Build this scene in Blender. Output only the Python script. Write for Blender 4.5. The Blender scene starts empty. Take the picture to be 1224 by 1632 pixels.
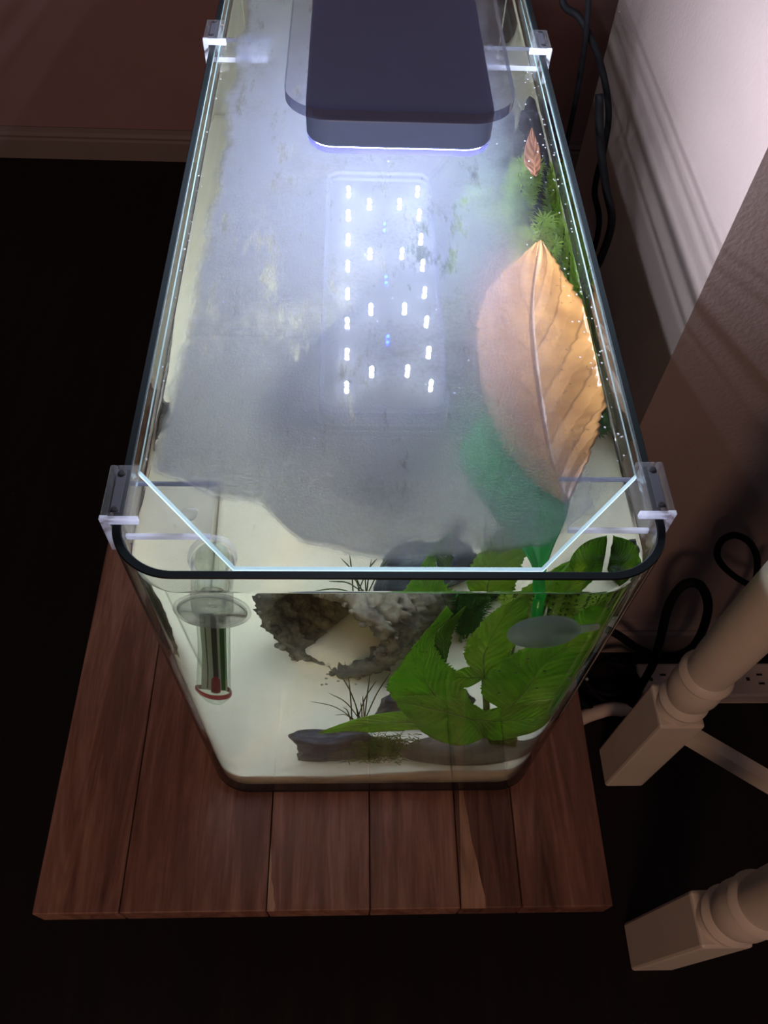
import bpy, bmesh, math, random
import numpy as np
from mathutils import Vector, Matrix, noise

random.seed(7)
scene = bpy.context.scene
COL = scene.collection

# ------------------------------------------------------------------ camera
F_PX = 1286.0
def _n(v): return v / np.linalg.norm(v)
_v1 = _n(np.array([570 - 612, -1076 - 816.0, F_PX]))          # depth direction of the tank
_v2 = np.array([553 - 612, 1691 - 816.0, F_PX])               # straight down
_v2 = _n(_v2 - _v1 * (_v1 @ _v2))
RW = np.array([np.cross(_v1, -_v2), _v1, -_v2])               # world = RW @ cam
CAM = np.array([-0.0229, -0.2057, 0.76467738])
cam_data = bpy.data.cameras.new('camera')
cam_data.sensor_fit = 'HORIZONTAL'
cam_data.sensor_width = 36.0
cam_data.lens = 36.0 * F_PX / 1224.0
cam_data.clip_start = 0.01
cam = bpy.data.objects.new('camera', cam_data)
COL.objects.link(cam)
_r, _u, _b = RW @ np.array([1, 0, 0.]), RW @ np.array([0, -1., 0]), RW @ np.array([0, 0, -1.])
cam.matrix_world = Matrix([[_r[i], _u[i], _b[i], CAM[i]] for i in range(3)] + [[0, 0, 0, 1]])
scene.camera = cam

# ------------------------------------------------------------------ world, room light, exposure
world = bpy.data.worlds.new('world')
scene.world = world
world.use_nodes = True
world.node_tree.nodes['Background'].inputs[0].default_value = (0.50, 0.43, 0.55, 1)
world.node_tree.nodes['Background'].inputs[1].default_value = 0.12
ld = bpy.data.lights.new('room_lamp', 'POINT')
ld.energy = 74.0
ld.color = (1.0, 0.60, 0.42)
ld.shadow_soft_size = 0.35
lo = bpy.data.objects.new('room_lamp', ld)
lo.location = (-0.5, -2.2, 1.6)
ld.cycles.is_caustics_light = True
COL.objects.link(lo)
scene.view_settings.view_transform = 'Standard'
scene.view_settings.look = 'None'
scene.view_settings.exposure = 0.0
scene.view_settings.gamma = 1.0
scene.view_settings.use_curve_mapping = False
scene.cycles.max_bounces = 16
scene.cycles.transmission_bounces = 14
scene.cycles.glossy_bounces = 8
scene.cycles.diffuse_bounces = 5
scene.cycles.transparent_max_bounces = 32
scene.cycles.blur_glossy = 0.5
scene.cycles.use_denoising = True

LED_L = 900.0           # radiance of a white LED dome as seen
LED_W = 0.74            # light each white LED throws into the tank, W

# ------------------------------------------------------------------ pixel -> place
N_WATER = 1.333
def ray(px, py): return RW @ np.array([px - 612, py - 816, F_PX])
def at(px, py, z):
    d = ray(px, py); return CAM + d * (z - CAM[2]) / d[2]
def aty(px, py, y):
    d = ray(px, py); return CAM + d * (y - CAM[1]) / d[1]
def atx(px, py, x):
    d = ray(px, py); return CAM + d * (x - CAM[0]) / d[0]
def _refr(d, n, eta):
    d = _n(d); c = -(d @ n); k = 1 - eta * eta * (1 - c * c)
    return eta * d + (eta * c - math.sqrt(k)) * n
def front_y(px, py, y):                      # seen through the front pane: point at depth y in the water
    p = aty(px, py, 0.005); d = _refr(ray(px, py), np.array([0, -1., 0]), 1 / N_WATER)
    return p + d * (y - p[1]) / d[1]
def front_z(px, py, z):
    p = aty(px, py, 0.005); d = _refr(ray(px, py), np.array([0, -1., 0]), 1 / N_WATER)
    return p + d * (z - p[2]) / d[2]

# ------------------------------------------------------------------ mesh helpers
def link(o, parent=None):
    COL.objects.link(o)
    if parent is not None: o.parent = parent
    return o
def mesh_obj(name, verts, faces, mat=None, parent=None, smooth=False, uvs=None, mats=None, midx=None):
    me = bpy.data.meshes.new(name)
    me.from_pydata([tuple(map(float, v)) for v in verts], [], faces)
    if uvs is not None:
        ul = me.uv_layers.new(name='UVMap')
        for l in me.loops: ul.data[l.index].uv = uvs[l.vertex_index]
    for m in (mats or [mat]): me.materials.append(m)
    if midx is not None:
        for p, i in zip(me.polygons, midx): p.material_index = i
    if smooth: me.polygons.foreach_set('use_smooth', [True] * len(me.polygons))
    me.update()
    return link(bpy.data.objects.new(name, me), parent)
class MB:
    def __init__(s): s.v = []; s.f = []
    def add(s, v, f):
        n = len(s.v); s.v += [tuple(map(float, p)) for p in v]; s.f += [tuple(i + n for i in q) for q in f]; return s
    def box(s, x0, x1, y0, y1, z0, z1):
        v = [(x, y, z) for z in (z0, z1) for y in (y0, y1) for x in (x0, x1)]
        return s.add(v, [(0, 2, 3, 1), (4, 5, 7, 6), (0, 1, 5, 4), (2, 6, 7, 3), (0, 4, 6, 2), (1, 3, 7, 5)])
    def tube(s, pts, r, n=10, cap=True):
        pts = [Vector(map(float, p)) for p in pts]; m = len(pts)
        rr = r if isinstance(r, (list, tuple)) else [r] * m
        t0 = (pts[1] - pts[0]).normalized()
        nrm = t0.orthogonal().normalized()
        v = []; f = []
        for i, p in enumerate(pts):
            t = (pts[min(i + 1, m - 1)] - pts[max(i - 1, 0)])
            t = t.normalized() if t.length > 1e-9 else t0
            nrm = (nrm - t * nrm.dot(t)).normalized()
            b = t.cross(nrm)
            for k in range(n):
                a = 2 * math.pi * k / n
                v.append(p + (nrm * math.cos(a) + b * math.sin(a)) * rr[i])
        for i in range(m - 1):
            for k in range(n):
                k2 = (k + 1) % n
                f.append((i * n + k, i * n + k2, (i + 1) * n + k2, (i + 1) * n + k))
        if cap:
            f.append(tuple(reversed(range(n)))); f.append(tuple((m - 1) * n + k for k in range(n)))
        return s.add(v, f)
    def lathe(s, prof, n=32, M=None, cap=True):
        v = []; f = []
        for (r, z) in prof:
            for k in range(n):
                a = 2 * math.pi * k / n
                p = Vector((r * math.cos(a), r * math.sin(a), z))
                v.append(M @ p if M else p)
        m = len(prof)
        for i in range(m - 1):
            for k in range(n):
                k2 = (k + 1) % n
                f.append((i * n + k, i * n + k2, (i + 1) * n + k2, (i + 1) * n + k))
        if cap: f.append(tuple(reversed(range(n)))); f.append(tuple((m - 1) * n + k for k in range(n)))
        return s.add(v, f)
    def prism(s, loop, z0, z1):
        n = len(loop)
        v = [(x, y, z0) for x, y in loop] + [(x, y, z1) for x, y in loop]
        f = [tuple(reversed(range(n))), tuple(range(n, 2 * n))]
        f += [(k, (k + 1) % n, n + (k + 1) % n, n + k) for k in range(n)]
        return s.add(v, f)
    def build(s, name, mat, parent=None, smooth=False, auto=False, bevel=0):
        o = mesh_obj(name, s.v, s.f, mat, parent, smooth or auto)
        if auto:
            bm = bmesh.new(); bm.from_mesh(o.data)
            for e in bm.edges:
                if len(e.link_faces) == 2 and e.calc_face_angle(0) > math.radians(35): e.smooth = False
            bm.to_mesh(o.data); bm.free()
        if bevel:
            b = o.modifiers.new('bevel', 'BEVEL'); b.width = bevel; b.segments = 2; b.limit_method = 'ANGLE'
        return o
def spline(pts, n=40):
    P = [np.array(p, float) for p in pts]; P = [2 * P[0] - P[1]] + P + [2 * P[-1] - P[-2]]
    out = []; segs = len(P) - 3
    for i in range(n):
        t = i / (n - 1) * segs; k = min(int(t), segs - 1); t -= k
        a, b, c, d = P[k:k + 4]
        out.append(0.5 * ((2 * b) + (-a + c) * t + (2 * a - 5 * b + 4 * c - d) * t * t + (-a + 3 * b - 3 * c + d) * t ** 3))
    return out
def rrect(x0, x1, y0, y1, rf, rb=None, n=12):
    """rounded rectangle, counter-clockwise; rf front corner radius, rb back corner radius"""
    rb = rf if rb is None else rb
    L = []
    for cx, cy, r, a0 in ((x1, y0, rf, -90), (x1, y1, rb, 0), (x0, y1, rb, 90), (x0, y0, rf, 180)):
        ccx = cx - r if cx == x1 else cx + r
        ccy = cy + r if cy == y0 else cy - r
        for k in range(n + 1):
            a = math.radians(a0 + 90 * k / n)
            L.append((ccx + r * math.cos(a), ccy + r * math.sin(a)))
    return L
def thing(name, label, cat, loc=(0, 0, 0), group=None):
    o = bpy.data.objects.new(name, None); COL.objects.link(o)
    o.empty_display_size = 0.02
    o.location = [float(c) for c in loc]
    tag(o, label, cat, group)
    return o
def tag(o, label, cat, group=None, kind=None):
    o['label'] = label; o['category'] = cat
    if group: o['group'] = group
    if kind: o['kind'] = kind
    return o
def struct(o): o['kind'] = 'structure'; return o
def settle(root):
    """children were built in world coordinates: keep them there under the root's location"""
    for c in root.children:
        if c.type == 'MESH' and not c.get('_settled'):
            c.location = Vector(c.location) - root.location
    return root

# ------------------------------------------------------------------ materials
def nt(name):
    m = bpy.data.materials.new(name); m.use_nodes = True
    t = m.node_tree
    for n in list(t.nodes): t.nodes.remove(n)
    out = t.nodes.new('ShaderNodeOutputMaterial')
    return m, t, out
def N(t, typ, **kw):
    n = t.nodes.new('ShaderNode' + typ)
    for k, v in kw.items():
        if k in n.inputs: n.inputs[k].default_value = v
        else: setattr(n, k, v)
    return n
def math_(t, op, a, b=None, clamp=False):
    n = t.nodes.new('ShaderNodeMath'); n.operation = op; n.use_clamp = clamp
    for i, x in enumerate((a, b)):
        if x is None: continue
        if hasattr(x, 'is_linked'): t.links.new(x, n.inputs[i])
        else: n.inputs[i].default_value = x
    return n.outputs[0]
def ramp(t, fac, stops, interp='LINEAR'):
    r = t.nodes.new('ShaderNodeValToRGB'); r.color_ramp.interpolation = interp
    els = r.color_ramp.elements
    while len(els) < len(stops): els.new(0.5)
    for e, (p, c) in zip(els, stops):
        e.position = p; e.color = c if len(c) == 4 else (*c, 1)
    t.links.new(fac, r.inputs[0]); return r.outputs[0]
def smooth(t, x, lo, hi):
    n = t.nodes.new('ShaderNodeMapRange'); n.interpolation_type = 'SMOOTHSTEP'
    t.links.new(x, n.inputs[0]); n.inputs[1].default_value = lo; n.inputs[2].default_value = hi
    return n.outputs[0]
def principled(name, color, rough=0.5, noise_scale=None, amount=0.25, metallic=0, spec=0.5, bump=0, bscale=None, stretch=(1, 1, 1), color2=None, sss=0, trans=0, emis=None):
    m, t, out = nt(name)
    b = N(t, 'BsdfPrincipled'); b.inputs['Roughness'].default_value = rough
    b.inputs['Metallic'].default_value = metallic; b.inputs['Specular IOR Level'].default_value = spec
    b.inputs['Base Color'].default_value = (*color, 1)
    co = N(t, 'TexCoord'); mp = N(t, 'Mapping'); mp.inputs['Scale'].default_value = stretch
    t.links.new(co.outputs['Object'], mp.inputs[0])
    if noise_scale:
        nz = N(t, 'TexNoise', Scale=noise_scale, Detail=6.0, Roughness=0.6)
        t.links.new(mp.outputs[0], nz.inputs[0])
        c2 = color2 or tuple(c * (1 - amount * 1.6) for c in color)
        col = ramp(t, nz.outputs[0], [(0.3, c2), (0.7, color)])
        t.links.new(col, b.inputs['Base Color'])
    if bump:
        nb = N(t, 'TexNoise', Scale=bscale or 80.0, Detail=5.0)
        t.links.new(mp.outputs[0], nb.inputs[0])
        bp = N(t, 'Bump', Strength=bump, Distance=0.003)
        t.links.new(nb.outputs[0], bp.inputs['Height']); t.links.new(bp.outputs[0], b.inputs['Normal'])
    if trans: b.inputs['Transmission Weight'].default_value = trans
    t.links.new(b.outputs[0], out.inputs[0])
    return m
def thin_glass(name, tint=(0.97, 0.99, 0.98), ior=1.45, rough=0.0, haze=0.0, through=0.5):
    m, t, out = nt(name)
    tr = N(t, 'BsdfTransparent', Color=(*tint, 1)); gl = N(t, 'BsdfGlossy', Roughness=rough)
    fr = N(t, 'Fresnel'); mx = N(t, 'MixShader')
    # rays go straight through thin clear sheets, so both faces reflect like the outside of the glass
    ge = N(t, 'NewGeometry')
    t.links.new(math_(t, 'SUBTRACT', ior, math_(t, 'MULTIPLY', ge.outputs['Backfacing'], ior - 1 / ior)), fr.inputs[0])
    t.links.new(fr.outputs[0], mx.inputs[0]); t.links.new(tr.outputs[0], mx.inputs[1]); t.links.new(gl.outputs[0], mx.inputs[2])
    last = mx
    if haze:
        d = N(t, 'BsdfDiffuse', Color=(0.85, 0.87, 0.95, 1)); tl = N(t, 'BsdfTranslucent', Color=(0.85, 0.87, 0.95, 1))
        a = N(t, 'MixShader', Fac=through); t.links.new(d.outputs[0], a.inputs[1]); t.links.new(tl.outputs[0], a.inputs[2])
        q = N(t, 'MixShader', Fac=haze); t.links.new(mx.outputs[0], q.inputs[1]); t.links.new(a.outputs[0], q.inputs[2]); last = q
    t.links.new(last.outputs[0], out.inputs[0])
    return m
def translucent(name, color, tcolor=None, mix=0.5, gloss=0.08, rough=0.25):
    m, t, out = nt(name)
    d = N(t, 'BsdfDiffuse', Color=(*color, 1)); tl = N(t, 'BsdfTranslucent', Color=(*(tcolor or color), 1))
    g = N(t, 'BsdfGlossy', Roughness=rough)
    a = N(t, 'MixShader', Fac=mix); t.links.new(d.outputs[0], a.inputs[1]); t.links.new(tl.outputs[0], a.inputs[2])
    q = N(t, 'MixShader', Fac=gloss); t.links.new(a.outputs[0], q.inputs[1]); t.links.new(g.outputs[0], q.inputs[2])
    t.links.new(q.outputs[0], out.inputs[0])
    return m
def emission(name, color, strength):
    m, t, out = nt(name)
    e = N(t, 'Emission', Color=(*color, 1), Strength=strength); t.links.new(e.outputs[0], out.inputs[0]); return m

def leaf_material(name, base, dark, back, veins=14, tl=0.5, vein_amt=0.35, spots=0.0):
    """u along the midrib, v across (0.5 = midrib): side veins, midrib and faint blotches on the blade"""
    m, t, out = nt(name)
    uv = N(t, 'UVMap'); sp = N(t, 'SeparateXYZ'); t.links.new(uv.outputs[0], sp.inputs[0])
    u, v = sp.outputs[0], sp.outputs[1]
    av = math_(t, 'ABSOLUTE', math_(t, 'SUBTRACT', v, 0.5))
    ph = math_(t, 'MULTIPLY', math_(t, 'SUBTRACT', u, math_(t, 'MULTIPLY', av, 0.55)), float(veins))
    fr = math_(t, 'ABSOLUTE', math_(t, 'SUBTRACT', math_(t, 'FRACT', ph), 0.5))
    vein = math_(t, 'SUBTRACT', 1.0, smooth(t, fr, 0.0, 0.075))
    mid = math_(t, 'SUBTRACT', 1.0, smooth(t, av, 0.006, 0.03))
    vm = math_(t, 'MAXIMUM', math_(t, 'MULTIPLY', vein, 0.6), mid)
    co = N(t, 'TexCoord'); nz = N(t, 'TexNoise', Scale=55.0, Detail=5.0); t.links.new(co.outputs['Object'], nz.inputs[0])
    col = ramp(t, nz.outputs[0], [(0.3, dark), (0.7, base)])
    mxc = N(t, 'Mix'); mxc.data_type = 'RGBA'
    t.links.new(math_(t, 'MULTIPLY', vm, vein_amt), mxc.inputs[0]); t.links.new(col, mxc.inputs[6])
    mxc.inputs[7].default_value = (*back, 1)
    cc = mxc.outputs[2]
    if spots:
        nz2 = N(t, 'TexNoise', Scale=210.0, Detail=2.0); t.links.new(co.outputs['Object'], nz2.inputs[0])
        m2 = N(t, 'Mix'); m2.data_type = 'RGBA'
        t.links.new(math_(t, 'MULTIPLY', smooth(t, nz2.outputs[0], 0.66, 0.72), spots), m2.inputs[0]); t.links.new(cc, m2.inputs[6])
        m2.inputs[7].default_value = tuple(c * 0.25 for c in dark) + (1,)
        cc = m2.outputs[2]
    d = N(t, 'BsdfDiffuse'); tr = N(t, 'BsdfTranslucent'); g = N(t, 'BsdfGlossy', Roughness=0.35)
    t.links.new(cc, d.inputs[0]); t.links.new(cc, tr.inputs[0])
    bp = N(t, 'Bump', Strength=0.8, Distance=0.0016)
    t.links.new(math_(t, 'SUBTRACT', fr, math_(t, 'MULTIPLY', mid, 0.4)), bp.inputs['Height'])
    for x in (d, tr, g): t.links.new(bp.outputs[0], x.inputs['Normal'])
    a = N(t, 'MixShader', Fac=tl); t.links.new(d.outputs[0], a.inputs[1]); t.links.new(tr.outputs[0], a.inputs[2])
    q = N(t, 'MixShader', Fac=0.04); t.links.new(a.outputs[0], q.inputs[1]); t.links.new(g.outputs[0], q.inputs[2])
    t.links.new(q.outputs[0], out.inputs[0])
    return m

M = {}
M['wall'] = principled('wall_paint', (0.235, 0.18, 0.168), 0.75, 6.0, 0.06, bump=0.22, bscale=210.0, spec=0.25)
M['wall_far'] = principled('far_wall_paint', (0.36, 0.22, 0.22), 0.8, 5.0, 0.06, spec=0.2)
M['trim'] = principled('trim_paint', (0.26, 0.21, 0.19), 0.5, 5.0, 0.05, spec=0.3)
M['rim'] = principled('dark_glass_edge', (0.006, 0.008, 0.009), 0.35, spec=0.10)
M['glass'] = thin_glass('tank_glass', (0.965, 0.985, 0.972))
M['lid'] = thin_glass('lid_glass', (0.99, 0.995, 0.993))
M['acrylic'] = thin_glass('clear_acrylic', (0.96, 0.96, 0.97), 1.49, haze=0.03)
M['acrylic_edge'] = thin_glass('acrylic_edge', (0.36, 0.39, 0.52), 1.49, 0.05, haze=0.15)
M['frosted_edge'] = thin_glass('polished_clip_edge', (0.80, 0.80, 0.88), 1.49, 0.05, haze=0.36)
M['pad'] = principled('dark_grey_pad', (0.03, 0.03, 0.04), 0.5)
M['lid_edge'] = translucent('polished_lid_edge', (0.44, 0.60, 0.64), (0.52, 0.70, 0.74), mix=0.72, gloss=0.15, rough=0.08)
M['black'] = principled('black_plastic', (0.012, 0.012, 0.014), 0.4)
M['cord'] = principled('black_rubber_cord', (0.004, 0.004, 0.005), 0.7, spec=0.08)
M['cup_clear'] = thin_glass('clear_suction_cup', (0.97, 0.97, 0.97), 1.30, 0.05, haze=0.14, through=0.8)
M['cup_frost'] = thin_glass('frosted_suction_cup', (0.95, 0.98, 0.99), 1.30, 0.1, haze=0.42, through=0.75)
M['lamp'] = principled('hazed_lamp_body', (0.30, 0.50, 1.0), 0.42, 9.0, 0.05, spec=0.5)  # dark body; the lens haze over it is put into this blue
M['white_led'] = emission('white_led_chip', (0.80, 0.86, 1.0), LED_L)
M['blue_led'] = emission('blue_led_chip', (0.0, 0.04, 1.0), 45.0)
M['led_panel'] = principled('led_board', (0.02, 0.022, 0.03), 0.6, spec=0.2)
M['lens'] = translucent('lamp_lens', (0.30, 0.30, 0.42), (0.34, 0.34, 0.52), 0.6, 0.1, 0.1)
M['white_paint'] = principled('white_satin_paint', (0.66, 0.58, 0.47), 0.45, 12.0, 0.05)
M['strip'] = principled('white_power_strip', (0.55, 0.46, 0.40), 0.5)
M['red'] = principled('red_plastic', (0.42, 0.025, 0.03), 0.4)
M['tube_glass'] = thin_glass('tube_glass', (0.88, 0.93, 0.88), 1.5)
M['card'] = translucent('scale_card', (0.86, 0.90, 0.76), (0.86, 0.90, 0.76), 0.6, 0.2)
M['scale_dark'] = principled('dark_scale', (0.05, 0.055, 0.04), 0.5)
M['scale_grey'] = principled('grey_scale', (0.16, 0.18, 0.14), 0.5)
M['scale_green'] = translucent('green_scale', (0.05, 0.26, 0.03), (0.08, 0.36, 0.04), 0.6, 0.05)
M['green_plastic'] = translucent('green_hammock_plastic', (0.03, 0.62, 0.10), (0.10, 0.80, 0.10), 0.45, 0.05)
M['slate'] = principled('blue_black_slate', (0.06, 0.08, 0.098), 0.5, 70.0, 0.6, bump=1.0, bscale=90.0, stretch=(0.5, 1, 1.4), color2=(0.006, 0.010, 0.013))
M['stone'] = principled('brown_river_stone', (0.15, 0.135, 0.085), 0.6, 30.0, 0.35, bump=0.5, bscale=60.0, color2=(0.07, 0.064, 0.04))
M['bark'] = principled('weathered_bark', (0.30, 0.265, 0.19), 0.9, 55.0, 0.5, bump=1.0, bscale=90.0, color2=(0.08, 0.072, 0.058))
M['driftwood'] = principled('dark_soaked_wood', (0.030, 0.034, 0.045), 0.7, 18.0, 0.5, bump=0.8, bscale=40.0, stretch=(1, 1, 0.3))
M['pebble'] = principled('pink_pebble', (0.42, 0.24, 0.20), 0.6, 30.0, 0.2)
M['grass'] = translucent('hairgrass_blade', (0.10, 0.17, 0.03), (0.12, 0.20, 0.04), 0.4, 0.02)
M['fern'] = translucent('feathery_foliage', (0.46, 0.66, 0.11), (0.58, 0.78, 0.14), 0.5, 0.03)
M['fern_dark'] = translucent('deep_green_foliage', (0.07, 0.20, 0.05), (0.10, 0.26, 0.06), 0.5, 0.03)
M['brown_rib'] = principled('dry_leaf_rib', (0.15, 0.065, 0.025), 0.8, spec=0.1)
M['stem'] = principled('green_stem', (0.16, 0.27, 0.06), 0.6)
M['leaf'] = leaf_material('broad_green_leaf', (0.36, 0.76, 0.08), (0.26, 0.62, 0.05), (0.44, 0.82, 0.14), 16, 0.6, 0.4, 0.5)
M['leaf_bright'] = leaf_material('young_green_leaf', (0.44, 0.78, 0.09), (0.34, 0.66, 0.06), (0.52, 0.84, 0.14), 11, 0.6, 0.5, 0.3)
M['leaf_shaded'] = leaf_material('shadow_green_leaf', (0.15, 0.37, 0.03), (0.10, 0.28, 0.02), (0.19, 0.42, 0.05), 13, 0.5, 0.4, 0.4)  # darker copy of the leaf green, with shade put into its colour
M['brown_leaf'] = leaf_material('dried_brown_leaf', (0.40, 0.20, 0.060), (0.25, 0.115, 0.035), (0.04, 0.014, 0.006), 6, 0.3, 0.85, 0.6)
M['rust_leaf'] = leaf_material('rust_brown_leaf', (0.17, 0.065, 0.03), (0.11, 0.045, 0.022), (0.06, 0.02, 0.01), 5, 0.3, 0.5, 0.4)

def wood_material(name, c1, c2, c3, scale=1.0):
    m, t, out = nt(name)
    b = N(t, 'BsdfPrincipled'); b.inputs['Roughness'].default_value = 0.5; b.inputs['Specular IOR Level'].default_value = 0.25
    co = N(t, 'TexCoord'); oi = N(t, 'ObjectInfo'); ad = N(t, 'VectorMath'); ad.operation = 'ADD'
    sc = N(t, 'VectorMath'); sc.operation = 'SCALE'
    cb = N(t, 'CombineXYZ')
    for i in range(3): t.links.new(oi.outputs['Random'], cb.inputs[i])
    t.links.new(cb.outputs[0], sc.inputs[0]); sc.inputs['Scale'].default_value = 7.0
    t.links.new(co.outputs['Object'], ad.inputs[0]); t.links.new(sc.outputs[0], ad.inputs[1])
    mp = N(t, 'Mapping'); mp.inputs['Scale'].default_value = (26 * scale, 2.2 * scale, 10 * scale)
    t.links.new(ad.outputs[0], mp.inputs[0])
    nz = N(t, 'TexNoise', Scale=1.6, Detail=9.0, Roughness=0.62, Distortion=1.3); t.links.new(mp.outputs[0], nz.inputs[0])
    fi = N(t, 'TexNoise', Scale=14.0, Detail=4.0); t.links.new(mp.outputs[0], fi.inputs[0])
    s = math_(t, 'ADD', math_(t, 'MULTIPLY', nz.outputs[0], 0.8), math_(t, 'MULTIPLY', fi.outputs[0], 0.2))
    s = math_(t, 'ADD', s, math_(t, 'MULTIPLY', math_(t, 'SUBTRACT', oi.outputs['Random'], 0.5), 0.16))
    t.links.new(ramp(t, s, [(0.30, c1), (0.52, c2), (0.74, c3)]), b.inputs['Base Color'])
    bp = N(t, 'Bump', Strength=0.25, Distance=0.002); t.links.new(s, bp.inputs['Height']); t.links.new(bp.outputs[0], b.inputs['Normal'])
    t.links.new(b.outputs[0], out.inputs[0]); return m
M['wood'] = wood_material('acacia_wood', (0.055, 0.022, 0.014), (0.16, 0.074, 0.050), (0.31, 0.17, 0.115))
M['sapwood'] = wood_material('pale_sapwood', (0.20, 0.11, 0.065), (0.38, 0.22, 0.14), (0.52, 0.33, 0.22))
M['leg_wood'] = wood_material('shaded_leg_wood', (0.006, 0.004, 0.003), (0.014, 0.008, 0.006), (0.022, 0.012, 0.009))  # near-black tone stands in for the shade under the table top
M['floor'] = wood_material('dark_floor_wood', (0.003, 0.002, 0.002), (0.006, 0.0035, 0.003), (0.010, 0.006, 0.005), 0.5)

def sand_material():
    m, t, out = nt('pale_sand')
    b = N(t, 'BsdfPrincipled'); b.inputs['Roughness'].default_value = 0.9; b.inputs['Specular IOR Level'].default_value = 0.1
    co = N(t, 'TexCoord')
    n1 = N(t, 'TexNoise', Scale=9.0, Detail=5.0); n2 = N(t, 'TexNoise', Scale=900.0, Detail=2.0); n3 = N(t, 'TexNoise', Scale=48.0, Detail=3.0)
    for n in (n1, n2, n3): t.links.new(co.outputs['Object'], n.inputs[0])
    s = math_(t, 'ADD', math_(t, 'MULTIPLY', n1.outputs[0], 0.7), math_(t, 'MULTIPLY', n2.outputs[0], 0.3))
    col = ramp(t, s, [(0.3, (0.78, 0.70, 0.52)), (0.7, (0.94, 0.87, 0.70))])
    mx = N(t, 'Mix'); mx.data_type = 'RGBA'
    t.links.new(math_(t, 'MULTIPLY', smooth(t, n3.outputs[0], 0.68, 0.76), 0.35), mx.inputs[0]); t.links.new(col, mx.inputs[6])
    mx.inputs[7].default_value = (0.30, 0.22, 0.13, 1)
    t.links.new(mx.outputs[2], b.inputs['Base Color'])
    bp = N(t, 'Bump', Strength=0.4, Distance=0.001); t.links.new(n2.outputs[0], bp.inputs['Height']); t.links.new(bp.outputs[0], b.inputs['Normal'])
    t.links.new(b.outputs[0], out.inputs[0]); return m
M['sand'] = sand_material()

def water_material():
    m, t, out = nt('aquarium_water')
    g = N(t, 'BsdfRefraction', IOR=N_WATER, Roughness=0.0); gl = N(t, 'BsdfGlossy', Roughness=0.0)
    fr = N(t, 'Fresnel', IOR=N_WATER); mx = N(t, 'MixShader')
    t.links.new(fr.outputs[0], mx.inputs[0]); t.links.new(g.outputs[0], mx.inputs[1]); t.links.new(gl.outputs[0], mx.inputs[2])
    t.links.new(mx.outputs[0], out.inputs['Surface'])
    va = N(t, 'VolumeAbsorption', Color=(0.86, 0.89, 0.66, 1), Density=1.25)
    t.links.new(va.outputs[0], out.inputs['Volume'])
    return m
M['water'] = water_material()

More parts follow.
